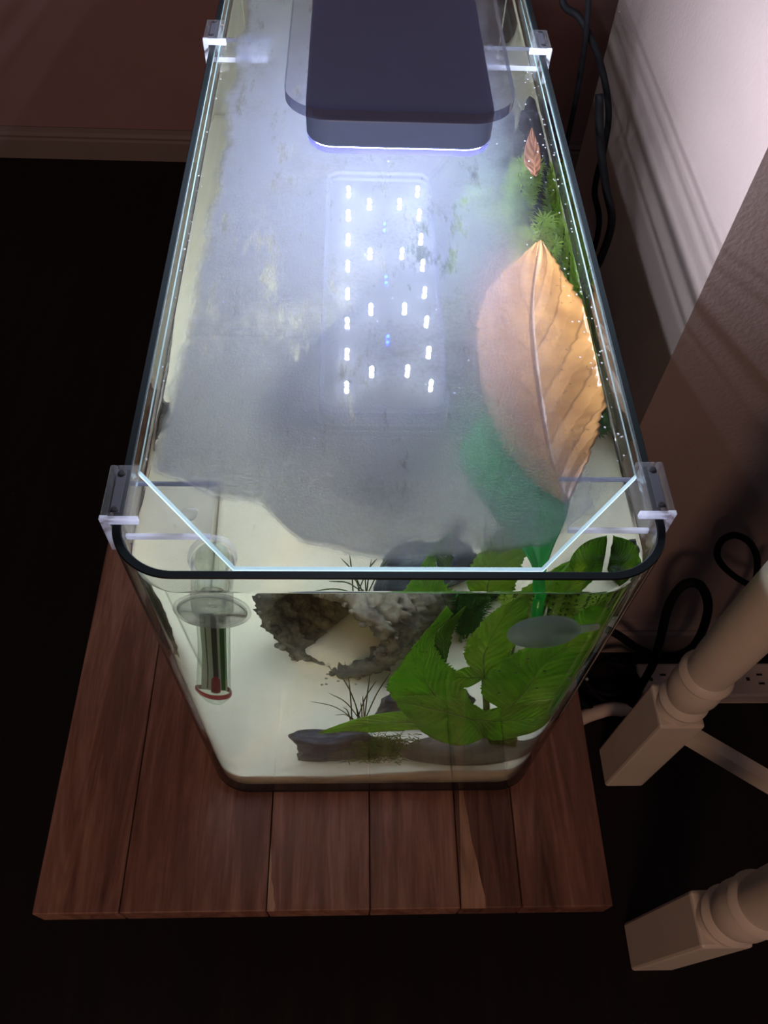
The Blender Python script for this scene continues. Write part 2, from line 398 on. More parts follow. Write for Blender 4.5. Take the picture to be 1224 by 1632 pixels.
def fog_material():
    """condensation on the underside of the lid: beads of water, thick over the warm middle, wiped or dry near the edges"""
    m, t, out = nt('lid_condensation')
    co = N(t, 'TexCoord')
    w = N(t, 'TexNoise', Scale=26.0, Detail=4.0); t.links.new(co.outputs['Object'], w.inputs[0])
    sp = N(t, 'SeparateXYZ'); t.links.new(co.outputs['Object'], sp.inputs[0])
    wob = math_(t, 'MULTIPLY', math_(t, 'SUBTRACT', w.outputs[0], 0.5), 0.018)
    x = math_(t, 'ADD', sp.outputs[0], wob); y = math_(t, 'ADD', sp.outputs[1], math_(t, 'MULTIPLY', wob, 0.6))
    xn = math_(t, 'ADD', math_(t, 'MULTIPLY', sp.outputs[0], 1 / 0.29), 0.5)
    lim = ramp(t, xn, [(0.0, (0.8,) * 3), (0.15, (0.56,) * 3), (0.25, (0.50,) * 3), (0.33, (0.26,) * 3), (0.47, (0.14,) * 3), (0.80, (0.24,) * 3), (0.9, (0.5,) * 3), (1.0, (0.9,) * 3)])
    fr = smooth(t, math_(t, 'SUBTRACT', y, math_(t, 'MULTIPLY', lim, 0.1)), -0.001, 0.006)
    left = smooth(t, math_(t, 'SUBTRACT', x, math_(t, 'MULTIPLY', math_(t, 'MINIMUM', sp.outputs[1], 0.3), 0.045)), -0.145, -0.132)
    # thins out towards the wall side
    rn = N(t, 'TexNoise', Scale=11.0, Detail=3.0); t.links.new(co.outputs['Object'], rn.inputs[0])
    xr = math_(t, 'ADD', sp.outputs[0], math_(t, 'MULTIPLY', math_(t, 'SUBTRACT', rn.outputs[0], 0.5), 0.05))
    right = math_(t, 'SUBTRACT', 1.0, smooth(t, xr, 0.070, 0.138))
    # grain, smears and drips
    g1 = N(t, 'TexNoise', Scale=420.0, Detail=3.0); t.links.new(co.outputs['Object'], g1.inputs[0])
    mp = N(t, 'Mapping'); mp.inputs['Scale'].default_value = (1.0, 0.28, 1.0); mp.inputs['Rotation'].default_value = (0, 0, 0.25)
    t.links.new(co.outputs['Object'], mp.inputs[0])
    g2 = N(t, 'TexNoise', Scale=60.0, Detail=7.0, Roughness=0.7); t.links.new(mp.outputs[0], g2.inputs[0])
    g3 = N(t, 'TexNoise', Scale=13.0, Detail=6.0, Roughness=0.65); t.links.new(co.outputs['Object'], g3.inputs[0])
    mott = math_(t, 'ADD', 0.90, math_(t, 'MULTIPLY', smooth(t, g1.outputs[0], 0.35, 0.62), 0.10))
    smear = math_(t, 'SUBTRACT', 1.0, math_(t, 'MULTIPLY', smooth(t, g2.outputs[0], 0.53, 0.70), 0.62))
    big = math_(t, 'ADD', 0.76, math_(t, 'MULTIPLY', smooth(t, g3.outputs[0], 0.30, 0.60), 0.26))
    a = math_(t, 'MULTIPLY', math_(t, 'MULTIPLY', fr, left), right)
    a = math_(t, 'MULTIPLY', math_(t, 'MULTIPLY', a, mott), math_(t, 'MULTIPLY', smear, big), True)
    a = math_(t, 'MINIMUM', math_(t, 'MULTIPLY', a, 1.08), 0.965)
    tr = N(t, 'BsdfTransparent'); d = N(t, 'BsdfDiffuse', Color=(0.55, 0.60, 1.0, 1)); tl = N(t, 'BsdfTranslucent', Color=(0.70, 0.73, 0.86, 1))
    bd = N(t, 'TexVoronoi', Scale=700.0); t.links.new(co.outputs['Object'], bd.inputs['Vector'])
    bb = N(t, 'Bump', Strength=1.0, Distance=0.0012, invert=True); t.links.new(bd.outputs['Distance'], bb.inputs['Height']); t.links.new(bb.outputs[0], d.inputs['Normal'])
    rf = N(t, 'BsdfRefraction', IOR=1.10, Roughness=0.75, Color=(0.95, 0.96, 0.97, 1))
    dt = N(t, 'MixShader', Fac=0.95); t.links.new(d.outputs[0], dt.inputs[1]); t.links.new(tl.outputs[0], dt.inputs[2])
    df = N(t, 'MixShader', Fac=0.16); t.links.new(dt.outputs[0], df.inputs[1]); t.links.new(rf.outputs[0], df.inputs[2])
    mx = N(t, 'MixShader'); t.links.new(a, mx.inputs[0]); t.links.new(tr.outputs[0], mx.inputs[1]); t.links.new(df.outputs[0], mx.inputs[2])
    t.links.new(mx.outputs[0], out.inputs[0]); return m
M['fog'] = fog_material()

# ================================================================== THE ROOM
ZF = -0.55
YB = float(at(1080, 1028, ZF)[1])            # wall that faces us on the right
XC = float(aty(1120, 460, YB)[0])            # its outside corner, returning away from us
YE = float(atx(985, 5, XC)[1])               # far end of the return
YBK = float(at(150, 250, ZF)[1])             # far wall
struct(MB().box(-2.6, 3.0, -2.6, YBK, ZF - 0.04, ZF).build('floor', M['floor']))
struct(MB().box(-2.6, 3.0, YBK, YBK + 0.1, ZF, 2.0).build('wall_back', M['wall_far']))
struct(MB().box(XC, 3.0, YB, YE, ZF, 2.0).build('wall_right', M['wall']))
struct(MB().box(-2.7, -2.6, -2.6, YBK + 0.1, ZF, 2.0).build('wall_left', M['wall']))
def baseboard(name, a, b, nrm, h):
    """moulded baseboard along a->b, profile pushed out along nrm"""
    prof = [(0, 0), (0.014, 0), (0.014, h * 0.62), (0.010, h * 0.68), (0.012, h * 0.76), (0.007, h * 0.86), (0.005, h), (0, h)]
    v = []; n = len(prof)
    for p in (a, b):
        for d, z in prof: v.append((p[0] + nrm[0] * d, p[1] + nrm[1] * d, ZF + z))
    f = [(k, (k + 1) % n, n + (k + 1) % n, n + k) for k in range(n)] + [tuple(range(n)), tuple(reversed(range(n, 2 * n)))]
    return struct(mesh_obj(name, v, f, M['trim']))
BBH = float(aty(1080, 983, YB)[2] - ZF)
baseboard('baseboard_right', (XC - 0.014, YB), (3.0, YB), (0, -1), BBH)
baseboard('baseboard_side', (XC, YE), (XC, YB - 0.014), (-1, 0), BBH)
baseboard('baseboard_back', (-2.6, YBK), (3.0, YBK), (0, -1), 0.085)

# ================================================================== THE WOODEN STAND
tb = thing('side_table', 'dark reddish brown planked wooden side table under the aquarium', 'table', (-0.04, 0.35, ZF))
edges = [-0.290, -0.217, -0.0925, -0.0038, 0.0746, 0.128, 0.208]
TY0, TY1 = -0.0985, 0.86
for i in range(len(edges) - 1):
    MB().box(edges[i] + 0.0004, edges[i + 1] - 0.0004, TY0, TY1, -0.032, 0.0).build('plank', M['wood'], tb, bevel=0.0012)
# pale sapwood slivers showing beside two joints
for xa, xb, ya, yb, w in ((-0.0920, -0.0860, TY0 - 0.0001, -0.045, 0.0), (0.0750, 0.0960, TY0 - 0.0001, 0.02, 0.006)):
    n = 14; v = []; f = []
    for k in range(n):
        tt = k / (n - 1); y = ya + (yb - ya) * tt
        wv = 0.0012 * math.sin(9 * tt) + 0.0008 * math.sin(23 * tt)
        v += [(xa + (w * tt), y, 0.0003), (xa + w * tt + (xb - xa) * (1 - tt) + wv * (1 - tt), y, 0.0003)]
    v += [(p[0], p[1], -0.0012) for p in v]
    for k in range(n - 1):
        a = 2 * k; f.append((a, a + 1, a + 3, a + 2)); b = a + 2 * n; f.append((b, b + 2, b + 3, b + 1))
    f += [(0, 2 * n, 2 * n + 1, 1), (2 * n - 2, 2 * n - 1, 4 * n - 1, 4 * n - 2)]
    f += [(2 * k, 2 * k + 2, 2 * n + 2 * k + 2, 2 * n + 2 * k) for k in range(n - 1)] + [(2 * k + 1, 2 * n + 2 * k + 1, 2 * n + 2 * k + 3, 2 * k + 3) for k in range(n - 1)]
    o = mesh_obj('sapwood_streak', v, f, M['sapwood'], tb); o['label'] = 'pale sapwood streak in the plank'
for sx in (-0.262, 0.180):
    for sy in (TY0 + 0.12, TY1 - 0.06):
        MB().box(sx - 0.022, sx + 0.022, sy - 0.022, sy + 0.022, ZF, -0.032).build('leg', M['leg_wood'], tb, bevel=0.002)
for sy in (TY0 + 0.12, TY1 - 0.06): MB().box(-0.240, 0.158, sy - 0.011, sy + 0.011, -0.10, -0.032).build('apron', M['leg_wood'], tb)
for sx in (-0.262, 0.180): MB().box(sx - 0.011, sx + 0.011, TY0 + 0.142, TY1 - 0.082, -0.10, -0.032).build('apron', M['leg_wood'], tb)
settle(tb)

# ================================================================== THE AQUARIUM
W2, DEP, H, G, RC = 0.150, 0.76, 0.400, 0.005, 0.036
MAT_T = 0.005
tag(MB().prism(rrect(-W2 + 0.001, W2 - 0.001, 0.001, DEP - 0.001, RC, 0.012), 0, MAT_T).build('aquarium_mat', M['black']), 'thin black foam mat under the glass aquarium', 'mat')
tank = thing('glass_aquarium', 'rimless glass aquarium with bent front corners on the wooden table', 'aquarium', (0, DEP / 2, MAT_T))
outer = rrect(-W2, W2, 0, DEP, RC, 0.006, 20); inner = rrect(-W2 + G, W2 - G, G, DEP - G, RC - G, 0.001, 20)
n = len(outer); zb, zt = MAT_T + 0.006, H
v = [(x, y, zb) for x, y in outer] + [(x, y, zt) for x, y in outer] + [(x, y, zb) for x, y in inner] + [(x, y, zt) for x, y in inner]
f = []
for k in range(n):
    k2 = (k + 1) % n
    f.append((k, k2, n + k2, n + k)); f.append((2 * n + k2, 2 * n + k, 3 * n + k, 3 * n + k2))
o = mesh_obj('glass_wall', v, f, M['glass'], tank, True)
v = [(x, y, zt) for x, y in outer] + [(x, y, zt) for x, y in inner]
v += [(x, y, zt + 0.0008) for x, y in rrect(-W2 + 0.0006, W2 - 0.0006, 0.0006, DEP - 0.0006, RC - 0.0006, 0.0054, 20)]
v += [(x, y, zt + 0.0008) for x, y in rrect(-W2 + G - 0.0006, W2 - G + 0.0006, G - 0.0006, DEP - G + 0.0006, RC - G + 0.0006, 0.0016, 20)]
f = []
for k in range(n):
    k2 = (k + 1) % n
    f += [(k, k2, 2 * n + k2, 2 * n + k), (2 * n + k, 2 * n + k2, 3 * n + k2, 3 * n + k), (3 * n + k, 3 * n + k2, n + k2, n + k)]
    f += [(k2, k, n + k, n + k2)]
o = mesh_obj('rim', v, f, M['rim'], tank); o['label'] = 'dark polished top edge of the glass'
MB().prism(outer, MAT_T, zb).build('base_panel', M['rim'], tank)
settle(tank)

# sand
SXI, SYI = W2 - G - 0.0008, G + 0.0008
def sand_h(x, y):
    s = 0.033 + 0.018 * (1 / (1 + math.exp(-(x - 0.01) / 0.028))) + 0.035 * max(0, y - 0.05) * 0.6
    s += 0.0035 * noise.noise(Vector((x * 14, y * 14, 0.3))) + 0.0018 * noise.noise(Vector((x * 40, y * 40, 5.1)))
    # sand drifted into the hollow log
    dx, dy = x + 0.046, y - 0.244; al = dx * 0.559 + dy * 0.829; ac = dx * 0.829 - dy * 0.559
    if -0.03 < al < 0.2: s += 0.028 * math.exp(-(ac / 0.036) ** 4) * min(1, max(0, (al + 0.004) / 0.012)) * min(1, max(0, (0.2 - al) / 0.03))
    return s
sl = rrect(-SXI, SXI, SYI, DEP - SYI, RC - G - 0.0008, 0.001, 10)
def in_sl(x, y):
    r = RC - G - 0.0008; cy = SYI + r
    if y < cy and abs(x) > SXI - r: 
        return math.hypot(abs(x) - (SXI - r), y - cy)
    return 0
nx, ny = 46, 100
v = []; f = []
def rowspan(y):
    r = RC - G - 0.0008; cy = SYI + r
    return SXI if y >= cy else SXI - r + math.sqrt(max(0, r * r - (cy - y) ** 2))
ys = [SYI + (DEP - 2 * SYI) * (j / ny) ** 1.35 for j in range(ny + 1)]
for y in ys:
    xs = rowspan(y)
    for i in range(nx + 1):
        x = -xs + 2 * xs * i / nx; v.append((x, y, sand_h(x, y)))
R1 = nx + 1
for j in range(ny):
    for i in range(nx): f.append((j * R1 + i, j * R1 + i + 1, (j + 1) * R1 + i + 1, (j + 1) * R1 + i))
border = [i for i in range(R1)] + [j * R1 + nx for j in range(1, ny + 1)] + [ny * R1 + i for i in range(nx - 1, -1, -1)] + [j * R1 for j in range(ny - 1, 0, -1)]
base = len(v); v += [(v[b][0], v[b][1], zb + 0.0004) for b in border]
nb = len(border)
for k in range(nb): f.append((border[k], base + k, base + (k + 1) % nb, border[(k + 1) % nb]))
f.append(tuple(base + k for k in reversed(range(nb))))
sand = mesh_obj('sand', v, f, M['sand'], None, True)
tag(sand, 'pale cream sand covering the bottom of the aquarium', 'sand', kind='stuff')

# water
ZW = 0.3745
wl = rrect(-W2 + G + 0.0003, W2 - G - 0.0003, G + 0.0003, DEP - G - 0.0003, RC - G - 0.0003, 0.001, 20)
n = len(wl)
def wring(z, ins): return [(x, y, z) for x, y in rrect(-W2 + G + 0.0003 + ins, W2 - G - 0.0003 - ins, G + 0.0003 + ins, DEP - G - 0.0003 - ins, RC - G - 0.0003 - ins, 0.001, 20)]
# rings are doubled where the surface turns sharply, so that the pane-side stays optically flat
rings = [wring(zb + 0.0002, 0), wring(zb + 0.0002, 0), wring(ZW + 0.0010, 0), wring(ZW + 0.0010, 0), wring(ZW + 0.0003, 0.0007), wring(ZW, 0.0020), wring(ZW, 0.0020)]
v = [p for r_ in rings for p in r_]
f = []; sm = []
for l in (1, 3, 4):
    for k in range(n):
        k2 = (k + 1) % n; f.append((l * n + k, l * n + k2, (l + 1) * n + k2, (l + 1) * n + k)); sm.append(l == 1)
f.append(tuple(reversed(range(n)))); f.append(tuple(6 * n + k for k in range(n))); sm += [False, False]
water = mesh_obj('water', v, f, M['water'], None, False)
water.data.polygons.foreach_set('use_smooth', [True] * len(sm))      # doubled rings keep the flat faces flat
tag(water, 'slightly green tinted water filling the glass aquarium', 'water', kind='stuff')

# ------------------------------------------------------------------ lid
LZ1, LZ0 = 0.3960, 0.3925
LX, LYF, LYC = 0.1430, 0.0085, 0.0715
lid = thing('aquarium_cover', 'glass cover sheet with cut front corners, fogged with condensation', 'aquarium cover', (0, 0.38, LZ0))
ll = [(-0.0838, LYF), (0.0796, LYF), (LX, LYC), (LX, 0.735), (-LX, 0.735), (-LX, LYC)]
n = len(ll)
v = [(x, y, LZ0) for x, y in ll] + [(x, y, LZ1) for x, y in ll]
mesh_obj('pane', v, [tuple(range(n, 2 * n)), tuple(reversed(range(n)))], M['lid'], lid)
e = 0.0014
v = []
def inset(loop, d):
    out = []
    m = len(loop)
    for k in range(m):
        p0, p1, p2 = Vector(loop[k - 1]), Vector(loop[k]), Vector(loop[(k + 1) % m])
        n1 = Vector(((p1 - p0).y, -(p1 - p0).x)).normalized(); n2 = Vector(((p2 - p1).y, -(p2 - p1).x)).normalized()
        bs = (n1 + n2) / (1 + n1.dot(n2)); q = p1 - bs * d; out.append((q.x, q.y))
    return out
li = inset(ll, e)
v = [(x, y, LZ1 + 0.00015) for x, y in li] + [(x, y, LZ1 - 0.0012) for x, y in ll] + [(x, y, LZ0 - 0.0001) for x, y in ll]
f = []
for k in range(n):
    k2 = (k + 1) % n; f += [(k, n + k, n + k2, k2), (n + k, 2 * n + k, 2 * n + k2, n + k2)]
o = mesh_obj('polished_edge', v, f, M['lid_edge'], lid); o['label'] = 'bright pale cyan cut edge of the lid'
fl = inset(ll, 0.0015)
o = mesh_obj('condensation', [(x, y, LZ0 - 0.0004) for x, y in fl], [tuple(range(n))], M['fog'], lid); o['label'] = 'milky film of condensation under the lid'
o.location = (0, 0, 0)
db = MB()
rnd = random.Random(3)
for k in range(150):
    yy = rnd.uniform(0.08, 0.56)
    side = rnd.random()
    if side < 0.62: x = LX - abs(rnd.gauss(0, 0.010)) - 0.001
    elif side < 0.8: x = -LX + abs(rnd.gauss(0, 0.003)) + 0.001
    else: x = rnd.uniform(-0.12, 0.12)
    r = rnd.uniform(0.0003, 0.0009)
    db.lathe([(r * 0.2, -r * 0.7), (r * 0.8, -r * 0.45), (r, 0)], 6, Matrix.Translation((x, yy, LZ0 - 0.0005)))
o = db.build('droplet_film', thin_glass('droplet', (0.93, 0.95, 0.96), 1.5, haze=0.35), lid, smooth=True); o['kind'] = 'stuff'
settle(lid)

# ------------------------------------------------------------------ lid clips
def clip(label, side, yc, w=0.036):
    s = side
    r = thing('lid_clip', label, 'clip', (s * 0.150, yc, 0.372), 'clear acrylic clips that hold the lid on the rim')
    def bx(x0, x1, y0, y1, z0, z1): return MB().box(min(s * x0, s * x1), max(s * x0, s * x1), y0, y1, z0, z1)
    y0, y1 = yc - w / 2, yc + w / 2
    bx(0.1512, 0.1552, y0, y1, 0.376, 0.4065).build('outer_flange', M['acrylic'], r, bevel=0.0008)
    bx(0.1512, 0.1552, y0 - 0.0002, y0 + 0.0022, 0.376, 0.4066).build('flange_edge', M['frosted_edge'], r)
    bx(0.1395, 0.1512, y0, y1, 0.4015, 0.4065).build('bridge', M['acrylic'], r, bevel=0.0008)
    bx(0.1352, 0.1512, y0 - 0.0003, y0 + 0.002, 0.4016, 0.4064).build('bridge_edge', M['frosted_edge'], r)
    bx(0.1432, 0.1446, y0, y1, 0.381, 0.4015).build('inner_web', M['acrylic'], r)
    bx(0.0990, 0.1446, y0, y1, 0.3875, 0.3905).build('shelf', M['acrylic'], r, bevel=0.0006)
    bx(0.0990, 0.1446, y0 - 0.0006, y0 + 0.0012, 0.3872, 0.3908).build('shelf_edge', M['frosted_edge'], r)
    bx(0.0990, 0.1446, y1 - 0.0006, y1 + 0.0004, 0.3874, 0.3906).build('shelf_edge', M['acrylic_edge'], r)
    bx(0.1452, 0.1500, y0 + 0.004, y1 - 0.004, 0.4066, 0.4069).build('pad', M['pad'], r)
    for yy in (y0 + 0.006, y1 - 0.006):
        m = MB(); m.lathe([(0.0021, 0.4066), (0.0021, 0.4072), (0.0012, 0.4074)], 16, Matrix.Translation((s * 0.1476, yy, 0)))
        m.build('screw', M['black'], r)
    m = MB(); m.lathe([(0.0045, 0.3905), (0.0045, 0.3912), (0.003, 0.3914)], 20, Matrix.Translation((s * 0.112, yc - 0.004, 0)))
    m.build('bumper', M['acrylic'], r, smooth=True)
    settle(r)
    return r
clip('clear acrylic lid clip on the rim corner above the thermometer', -1, 0.0505)
clip('clear acrylic lid clip with black screws beside the green leaf hammock', 1, 0.0560)
clip('clear acrylic lid clip on the rim beside the lamp, away from the cables', -1, 0.558)
clip('clear acrylic lid clip on the rim beside the lamp and hanging cables', 1, 0.558)

# ------------------------------------------------------------------ LED lamp on its acrylic bracket
LB, LT = 0.5065, 0.5225
LXC = 0.0030
lamp = thing('aquarium_light', 'flat dark LED aquarium light on a clear acrylic bracket', 'light', (LXC, 0.37, LB))
lo_ = rrect(LXC - 0.0520, LXC + 0.0530, 0.2155, 0.532, 0.016, 0.012)
MB().prism(lo_, LB, LT).build('lamp_body', M['lamp'], lamp, auto=True, bevel=0.0012)
li_ = rrect(LXC - 0.048, LXC + 0.049, 0.2195, 0.528, 0.013, 0.009)
MB().prism(li_, LB - 0.0008, LB - 0.0001).build('led_board', M['led_panel'], lamp)
n = len(lo_)
v = [(x, y, LB) for x, y in lo_] + [(x, y, LB - 0.0042) for x, y in rrect(LXC - 0.0510, LXC + 0.0520, 0.2165, 0.531, 0.015, 0.011)] + [(x, y, LB - 0.0042) for x, y in li_] + [(x, y, LB) for x, y in li_]
f = []
for k in range(n):
    k2 = (k + 1) % n
    for a, b in ((0, n), (n, 2 * n), (2 * n, 3 * n)): f.append((a + k2, a + k, b + k, b + k2))
o = mesh_obj('lens_lip', v, f, M['lens'], lamp); o['label'] = 'glowing pale violet lens lip under the lamp'
outer_rows = [0.2420 + 0.0371 * i for i in range(8)]
led = MB().lathe([(0.0012, -0.0010), (0.0017, -0.0008), (0.0019, 0.0)], 12).build('led', M['white_led'], lamp)
led.location = (0, 0, 0); first = [True]
ledb_me = None
def put_led(x, y, mat):
    global ledb_me
    if mat == 'w':
        o = led if first[0] else link(led.copy(), lamp); first[0] = False
    else:
        if ledb_me is None:
            ledb_me = led.data.copy(); ledb_me.materials[0] = M['blue_led']
        o = link(led.copy(), lamp); o.data = ledb_me; o['label'] = 'blue LED chip'
    o.location = (x, y, LB - 0.0009)
    pl_ = bpy.data.lights.new('led_glow', 'POINT'); pl_.energy = LED_W if mat == 'w' else LED_W * 0.04
    pl_.color = (0.80, 0.86, 1.0) if mat == 'w' else (0.0, 0.025, 1.0)
    pl_.shadow_soft_size = 0.0015; pl_.cycles.is_caustics_light = True
    lo2 = link(bpy.data.objects.new('led_glow', pl_), lamp); lo2.location = Vector((x, y, LB - 0.0036)) - lamp.location
for yy in outer_rows:
    put_led(-0.0265, yy, 'w'); put_led(0.0416, yy + 0.003, 'w')
for yy in (0.2592, 0.3335, 0.4078, 0.4825): put_led(-0.0062, yy, 'w'); put_led(0.0232, yy + 0.0015, 'w')
for yy in (0.2962, 0.3715, 0.4467): put_led(0.0077, yy, 'b')
# acrylic plate on top, bent down behind the tank
bl = rrect(LXC - 0.0635, LXC + 0.0640, 0.2145, 0.790, 0.024, 0.004, 14)
n = len(bl); za, zc = LT + 0.0002, LT + 0.0062
v = [(x, y, za) for x, y in bl] + [(x, y, zc) for x, y in bl]
f = [tuple(reversed(range(n))), tuple(range(n, 2 * n))] + [(k, (k + 1) % n, n + (k + 1) % n, n + k) for k in range(n)]
o = mesh_obj('bracket', v, f, None, lamp, mats=[M['acrylic'], M['acrylic_edge']], midx=[0, 0] + [1] * n)
o['label'] = 'clear acrylic bracket plate with rounded corners'
MB().box(LXC - 0.0635, LXC + 0.0640, 0.784, 0.790, 0.0005, za).build('bracket_post', M['acrylic'], lamp)
cp = spline([(0.03, 0.530, LB + 0.008), (0.06, 0.560, LB + 0.02), (0.11, 0.60, 0.48), (0.168, 0.66, 0.455), (0.215, 0.70, 0.40), (0.235, 0.71, 0.27), (0.240, 0.72, 0.0), (0.26, 0.74, ZF + 0.25), (0.29, 0.78, ZF + 0.004)], 60)
MB().tube(cp, 0.0032, 10).build('power_cord', M['cord'], lamp, smooth=True)
settle(lamp)

# ================================================================== INSIDE THE TANK
fp_free = None
def leaf(parent, name, mat, mid, left, right, nu=34, nv=10, serr=0.0, curl=0.0, thick=0.0007, quilt=0.0, seed=1, place=None):
    """mid/left/right: control points from the stalk to the tip; returns the blade with its midrib under it"""
    place = place or (lambda p: front_y(*p))
    A = spline([place(p) for p in left], nu); B = spline([place(p) for p in mid], nu); C = spline([place(p) for p in right], nu)
    rr = random.Random(seed)
    nrm = _n(np.cross(B[-1] - B[0], C[nu // 2] - A[nu // 2]))
    v = []; uvs = []; f = []
    for i in range(nu):
        u = i / (nu - 1)
        ja, jc = (rr.uniform(-1, 1) * serr * math.sin(math.pi * u) for _ in range(2))
        if serr:
            tooth = serr * (1 if i % 2 else -1) * 0.5 * math.sin(math.pi * u); ja += tooth; jc += tooth
        a = A[i] + _n(A[i] - B[i] + 1e-9) * ja; c = C[i] + _n(C[i] - B[i] + 1e-9) * jc
        for j in range(-nv, nv + 1):
            s = abs(j) / nv; e_ = a if j < 0 else c
            p = B[i] * (1 - s) + e_ * s
            d = curl * s * s * math.sin(math.pi * min(1, u * 0.9 + 0.1)) + quilt * math.sin(2 * math.pi * (u * 10 - 4 * s)) * s * (1 - s) * 4 * 0.5
            d += 0.0015 * noise.noise(Vector((u * 3 + seed * 7, j / nv * 1.5, seed)))
            q_ = p + nrm * d
            q_[0] = min(q_[0], 0.1425)
            if place is not fp_free:
                q_[1] = max(q_[1], 0.0075)
                if q_[1] < 0.036 and q_[0] > 0.114:
                    rr_ = math.hypot(q_[0] - 0.114, q_[1] - 0.036)
                    if rr_ > 0.0285: q_[0] = 0.114 + (q_[0] - 0.114) * 0.0285 / rr_; q_[1] = 0.036 + (q_[1] - 0.036) * 0.0285 / rr_
            v.append(q_); uvs.append((u, 0.5 + 0.5 * j / nv))
    w = 2 * nv + 1
    for i in range(nu - 1):
        for j in range(w - 1): f.append((i * w + j, i * w + j + 1, (i + 1) * w + j + 1, (i + 1) * w + j))
    o = mesh_obj(name, v, f, mat, parent, True, uvs)
    sd = o.modifiers.new('solid', 'SOLIDIFY'); sd.thickness = thick; sd.offset = 0
    rib = [v[i * w + nv] + nrm * 0.0003 for i in range(nu)]
    r0 = 0.0011 if thick > 0.0005 else 0.0008
    MB().tube(rib[:-1], [r0 * (1 - 0.8 * i / nu) for i in range(nu - 1)], 6).build('midrib', M['stem'] if 'brown' not in mat.name else M['brown_rib'], o, smooth=True)
    return o

# ---- the broad-leaved plant in the front right corner
pl = thing('broadleaf_plant', 'large broad-leaved green water plant in the front corner of the aquarium', 'plant', (0.075, 0.052, 0.05))
# A: tall leaf on the left, twisting at its tip
leaf(pl, 'leaf', M['leaf'], [(752, 1138, .040), (715, 1130, .044), (683, 1095, .054), (674, 1055, .064), (682, 1018, .074), (718, 975, .086)],
     [(745, 1142, .040), (660, 1140, .042), (619, 1100, .049), (634, 1064, .059), (664, 1024, .070), (712, 966, .084)],
     [(758, 1134, .042), (745, 1108, .054), (727, 1072, .064), (700, 1044, .070), (693, 1012, .078), (722, 978, .088)], 84, serr=0.0014, quilt=0.0005, seed=2)
# A2: folded dark leaf behind its tip
leaf(pl, 'leaf', M['leaf_shaded'], [(709, 1056, .078), (706, 1030, .084), (710, 1006, .090), (742, 967, .098)],
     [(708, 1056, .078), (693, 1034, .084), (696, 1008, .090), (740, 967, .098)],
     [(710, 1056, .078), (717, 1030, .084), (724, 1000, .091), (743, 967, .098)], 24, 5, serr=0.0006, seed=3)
# B: bright upright leaf
leaf(pl, 'leaf', M['leaf_bright'], [(772, 1082, .052), (770, 1050, .060), (777, 1030, .066), (794, 997, .074), (812, 973, .080), (834, 951, .086)],
     [(770, 1082, .052), (745, 1058, .062), (741, 1030, .068), (760, 1000, .076), (786, 974, .082), (828, 951, .086)],
     [(774, 1082, .052), (800, 1060, .054), (818, 1032, .060), (832, 1000, .068), (842, 972, .076), (842, 952, .084)], 60, serr=0.0012, quilt=0.0012, seed=4)
# E: small yellow-green leaf behind
leaf(pl, 'leaf', M['leaf_bright'], [(772, 1079, .060), (752, 1080, .060), (722, 1080, .060)],
     [(771, 1077, .060), (747, 1064, .061), (722, 1072, .060)], [(771, 1081, .060), (746, 1096, .058), (724, 1092, .060)], 20, 6, seed=5)
# C: the biggest leaf, dark, with a bitten edge, reaching the corner
leaf(pl, 'leaf', M['leaf'], [(805, 1135, .030), (825, 1115, .033), (848, 1085, .040), (868, 1058, .046), (905, 1030, .053), (984, 979, .066)],
     [(800, 1132, .030), (768, 1108, .036), (775, 1078, .043), (812, 1046, .052), (880, 1010, .062), (980, 972, .068)],
     [(812, 1136, .030), (870, 1124, .029), (918, 1108, .032), (928, 1064, .040), (910, 1044, .048), (986, 986, .064)], 70, 12, serr=0.0012, quilt=0.0006, seed=6)
# C2: leaf end on the far side of the bite
leaf(pl, 'leaf', M['leaf'], [(905, 1036, .056), (938, 1005, .060), (955, 985, .064), (980, 962, .070)],
     [(903, 1034, .056), (905, 995, .064), (935, 968, .070), (975, 958, .072)],
     [(908, 1040, .056), (942, 1014, .058), (972, 1004, .060), (990, 975, .066)], 24, 6, seed=16)
# F: lower right leaf
leaf(pl, 'leaf', M['leaf'], [(748, 1146, .028), (790, 1150, .026), (840, 1146, .024), (880, 1136, .022), (922, 1112, .022)],
     [(748, 1142, .030), (790, 1128, .032), (840, 1122, .030), (880, 1116, .028), (920, 1108, .024)],
     [(748, 1152, .026), (780, 1180, .022), (835, 1172, .020), (888, 1152, .019), (924, 1116, .020)], 36, 10, quilt=0.0005, seed=7)
# G: hanging bottom leaf
leaf(pl, 'leaf', M['leaf'], [(790, 1150, .028), (763, 1150, .028), (723, 1138, .028), (680, 1128, .029), (632, 1118, .031)],
     [(790, 1146, .030), (760, 1126, .034), (720, 1112, .036), (675, 1108, .036), (634, 1112, .034)],
     [(790, 1158, .026), (766, 1178, .023), (730, 1188, .021), (680, 1172, .022), (634, 1128, .030)], 60, 10, serr=0.0014, quilt=0.0006, seed=8)
# D: narrow bright leaf pointing left
leaf(pl, 'leaf', M['leaf_bright'], [(700, 1156, .034), (655, 1152, .034), (610, 1152, .034), (560, 1158, .034), (508, 1169, .034)],
     [(700, 1146, .036), (650, 1134, .038), (600, 1139, .038), (555, 1150, .036), (509, 1167, .034)],
     [(700, 1164, .032), (650, 1164, .031), (600, 1167, .031), (555, 1166, .032), (508, 1170, .034)], 36, 6, seed=9)
